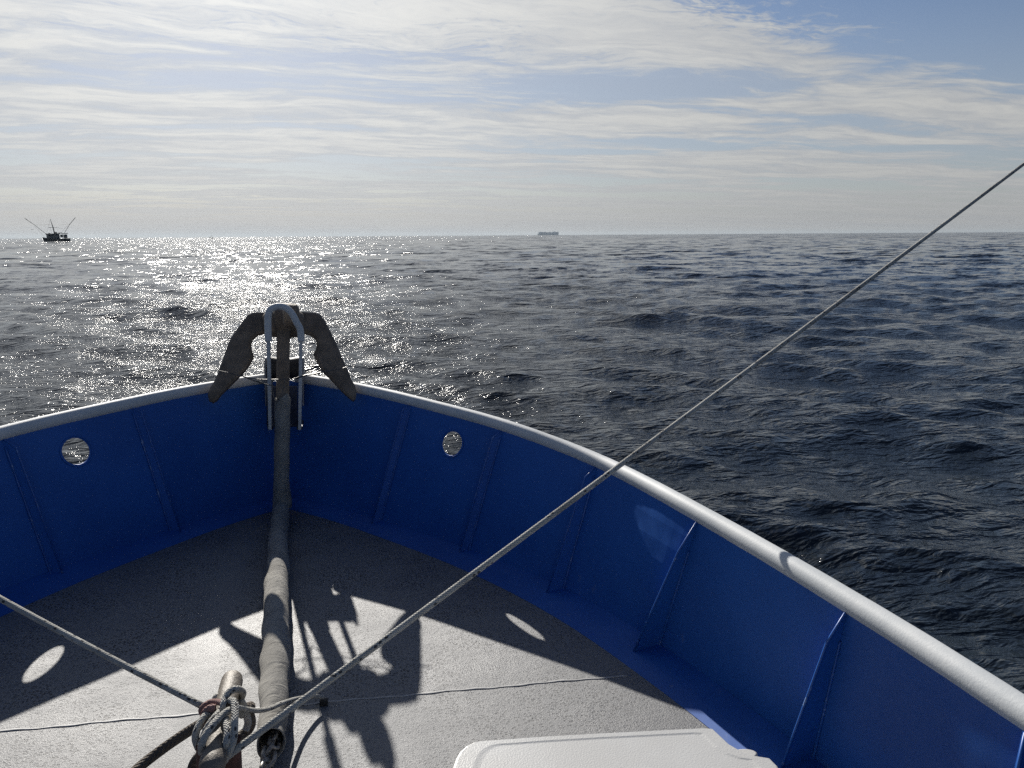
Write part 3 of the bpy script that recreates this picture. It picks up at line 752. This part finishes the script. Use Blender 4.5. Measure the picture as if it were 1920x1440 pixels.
arc = [lt + Vector((  .036 * math.cos(a), .022 * math.sin(a), 0)) for a in np.linspace(0, 2 * math.pi, 28, endpoint=False)]
m.prism([q - KI for q in arc], (0, 0, -.03)); m.build('latch', MCOOL, cool, bevel=.006)

# ------------------------------------------------------------------ things out on the sea
def seapos(px_, dist):
    q = BOAT.to_3x3() @ ray((px_, 440)); q.z = 0; q.normalize(); return Vector((EYE.x, EYE.y, 0)) + q * dist, q
MHULL = simple('dark_ship_paint', (.035, .045, .05), .6, 0, .2, .3)
MHOUSE = simple('grey_ship_paint', (.07, .08, .08), .6, 0, .2, .5)
MCONT = simple('haze_paled_ship_grey', (.62, .66, .66), .7, 0, .15, .02)  # distance haze partly put into this pale colour
def hull_prof(L, B, D, bow=.18, sheer=.9, n=24):
    vs, fs = [], []
    for i in range(n + 1):
        s = i / n; x = -L / 2 + L * s
        wv = B / 2 * min(1, (s / bow) ** .55 if s < bow else 1) * (1 if s < .85 else 1 - .25 * (s - .85) / .15)
        zt = D * (1 + sheer * max(0, (.45 - s) / .45) ** 2 * .9 + .12 * max(0, (s - .7) / .3))
        rake = -.05 * L * max(0, 1 - s / bow) if s < bow else 0
        vs += [(x + rake, -wv, zt), (x, -wv * .82, .0), (x, -wv * .5, -1.2), (x, wv * .5, -1.2), (x, wv * .82, 0), (x + rake, wv, zt)]
    for i in range(n):
        for k in range(5): fs.append((i * 6 + k, i * 6 + k + 1, (i + 1) * 6 + k + 1, (i + 1) * 6 + k))
        fs.append((i * 6 + 5, i * 6, (i + 1) * 6, (i + 1) * 6 + 5))
    fs.append((0, 5, 4, 3, 2, 1)); fs.append(tuple(n * 6 + k for k in range(6)))
    return vs, fs
D_ = 760.
tp, tdir = seapos(105, D_)
tr = bpy.data.objects.new('trawler', None); C.collection.objects.link(tr)
right = Vector((tdir.y, -tdir.x, 0)); rot = math.atan2(right.y, right.x) + R(14)
tr.matrix_world = Matrix.Translation(tp + Vector((0, 0, -.25))) @ Matrix.Rotation(rot, 4, 'Z') @ Matrix.Rotation(R(-1.5), 4, 'Y')
tag(tr, 'distant dark fishing trawler with two long outriggers spread, on left horizon', 'boat')
k_ = D_ / F                                                     # metres per photo pixel at that range
def T(X, Y, y=0.): return Vector(((20 + X / 12 - 105.6) * k_ * .757, y, (742 - Y) / 12 * k_ * .857 + .3))
L_ = 48.5 * k_ * .757
vs, fs = hull_prof(L_, 6.5, 2.1); m = MB(); m.add([Vector(v) + Vector((.3, 0, .2)) for v in vs], fs); m.build('hull', MHULL, tr)
def tbox(nm, X0, X1, Y0, Y1, wd, mat=MHOUSE):
    a, b2 = T(X0, Y1), T(X1, Y0); m = MB(); m.box((a + b2) / 2, (b2.x - a.x, wd, b2.z - a.z)); return m.build(nm, mat, tr, smooth=False, sharp=None, bevel=.08)
tbox('wheelhouse', 830, 1090, 580, 690, 5.0)
for i_, (xa, xb) in enumerate(((845, 870), (880, 905), (915, 940))): tbox('window', xa, xb, 600, 625, 5.1, MRUB)
tbox('bridge_roof', 810, 1100, 570, 585, 5.6); tbox('funnel', 1020, 1060, 540, 575, 1.2)
tbox('radar', 870, 905, 555, 572, 1.); tbox('gallows', 1100, 1165, 555, 575, 3.); tbox('winch', 1130, 1180, 600, 660, 2.5)
tbox('net_drum', 1210, 1270, 600, 680, 4.); tbox('stern_rail', 1180, 1290, 570, 585, 4.5)
for X in (1105, 1175, 1240): tube('post', [T(X, 690), T(X, 570)], .12, MHULL, tr, 8)
tube('mast', [T(1010, 640), T(990, 450), T(955, 255)], [.62, .36, .13], MHULL, tr, 10)
tube('crosstree', [T(885, 438), T(1085, 438)], .16, MHULL, tr, 8)
tube('outrigger', [T(810, 585, -2), T(560, 370, -3), T(375, 235, -4)], [.17, .17, .26], MHULL, tr, 8)
tube('outrigger', [T(1235, 575, 2), T(1400, 380, 3), T(1560, 230, 4)], [.17, .17, .26], MHULL, tr, 8)
for a, b2 in ((T(570, 380, -3), T(1400, 380, 3)), (T(1075, 436), T(1240, 485, 2)), (T(1410, 360, 3), T(1160, 560, 2)), (T(560, 400, -3), T(760, 640, -2)), (T(930, 440), T(935, 570)), (T(955, 260), T(810, 600))):
    tube('stay_wire', [a, b2], .055, MHULL, tr, 6)
# container ship, hull down, faded by the haze volume and by a paled base colour
D2 = 9500.
cp_, cd = seapos(1028, D2); k2 = D2 / F; right = Vector((cd.y, -cd.x, 0))
cs = bpy.data.objects.new('container_ship', None); C.collection.objects.link(cs)
cs.matrix_world = Matrix.Translation(cp_) @ Matrix.Rotation(math.atan2(right.y, right.x), 4, 'Z')
tag(cs, 'pale hazy container ship stacked high on the horizon near the centre', 'ship')
vs, fs = hull_prof(37.5 * k2, 36, 15, .08, .1); m = MB(); m.add(vs, fs); m.build('hull', MCONT, cs)
x = -17.8; i_ = 0
while x < 17.4:
    w_ = 2.3; hgt = (5.6 + .5 * math.sin(i_ * 1.7) + .4 * math.sin(i_ * .6)) * k2; m = MB()
    m.box(((x + w_ / 2) * k2, 0, 14.8 + (hgt - 15) / 2), (w_ * k2 * .97, 34, hgt - 15)); m.build('container_stack', MCONT, cs, smooth=False, sharp=None); x += w_; i_ += 1
m = MB(); m.box((13.2 * k2, 0, 24), (1.2 * k2, 33, 30)); m.build('bridge_tower', MCONT, cs, smooth=False, sharp=None)
# far-off sailing yacht speck
D3 = 1900.
yp, yd = seapos(396, D3); k3 = D3 / F
ya = bpy.data.objects.new('sailing_yacht', None); C.collection.objects.link(ya); ya.matrix_world = Matrix.Translation(yp) @ Matrix.Rotation(.5, 4, 'Z')
tag(ya, 'tiny yacht with a bare mast on the horizon above the sun glitter', 'boat')
vs, fs = hull_prof(9, 2.8, 1.1); m = MB(); m.add(vs, fs); m.build('hull', MHOUSE, ya)
m = MB(); m.box((1, 0, 1.5), (3, 1.8, .9), taper=.8); m.build('cabin', MHOUSE, ya, bevel=.1)
tube('mast', [(0, 0, 1), (0, 0, 11.5)], [.14, .09], MHOUSE, ya, 8); tube('boom', [(0, 0, 2.4), (3.8, 0, 2.3)], .09, MHOUSE, ya, 8)
# gull gliding left of the trawler
MGULL = simple('white_feathers', (.75, .75, .73), .7, 0, .05, 5)
gd = ray((57, 430.7)); gpos = BOAT @ (CAM + gd * (150 / F))
g = bpy.data.objects.new('gull', None); C.collection.objects.link(g); g.matrix_world = Matrix.Translation(gpos) @ Matrix.Rotation(math.atan2(FWD.y, FWD.x) - R(70), 4, 'Z')
tag(g, 'small white gull gliding low, left of the trawler rigging', 'bird')
m = MB(); m.tube(crv([(0, .24, .0), (0, .18, .015), (0, .05, 0), (0, -.12, 0), (0, -.25, .01)], 4), [.012, .03, .035, .04, .045, .055, .06, .065, .065, .06, .055, .05, .04, .035, .03, .025, .02], 12)
for sg in (-1, 1):
    m.prism([(sg * .03, .08, .03), (sg * .3, .13, .10), (sg * .62, .02, .05), (sg * .3, .0, .09), (sg * .03, -.09, .03)], (0, 0, -.014))
m.build('body', MGULL, g)

# ------------------------------------------------------------------ sea air
hz = bpy.data.objects.new('haze', bpy.data.meshes.new('haze')); C.collection.objects.link(hz); hz['kind'] = 'stuff'
S = 24500.
vs = [(x, y, z) for x in (-S, S) for y in (-S, S) for z in (-6., 75.)]
hz.data.from_pydata(vs, [], [(0, 1, 3, 2), (4, 6, 7, 5), (0, 4, 5, 1), (2, 3, 7, 6), (0, 2, 6, 4), (1, 5, 7, 3)])
mh = bpy.data.materials.new('sea_haze'); mh.use_nodes = True; nt = mh.node_tree; nt.nodes.clear()
pv = nt.nodes.new('ShaderNodeVolumePrincipled'); pv.inputs['Color'].default_value = (.42, .48, .53, 1); pv.inputs['Density'].default_value = 3.0e-5; pv.inputs['Anisotropy'].default_value = .35
oo = nt.nodes.new('ShaderNodeOutputMaterial'); nt.links.new(pv.outputs[0], oo.inputs['Volume']); hz.data.materials.append(mh)
hz.hide_render = False
C.cycles.volume_bounces = 0
C.cycles.use_denoising = False
C.cycles.sample_clamp_direct = 26.; C.cycles.sample_clamp_indirect = 4.
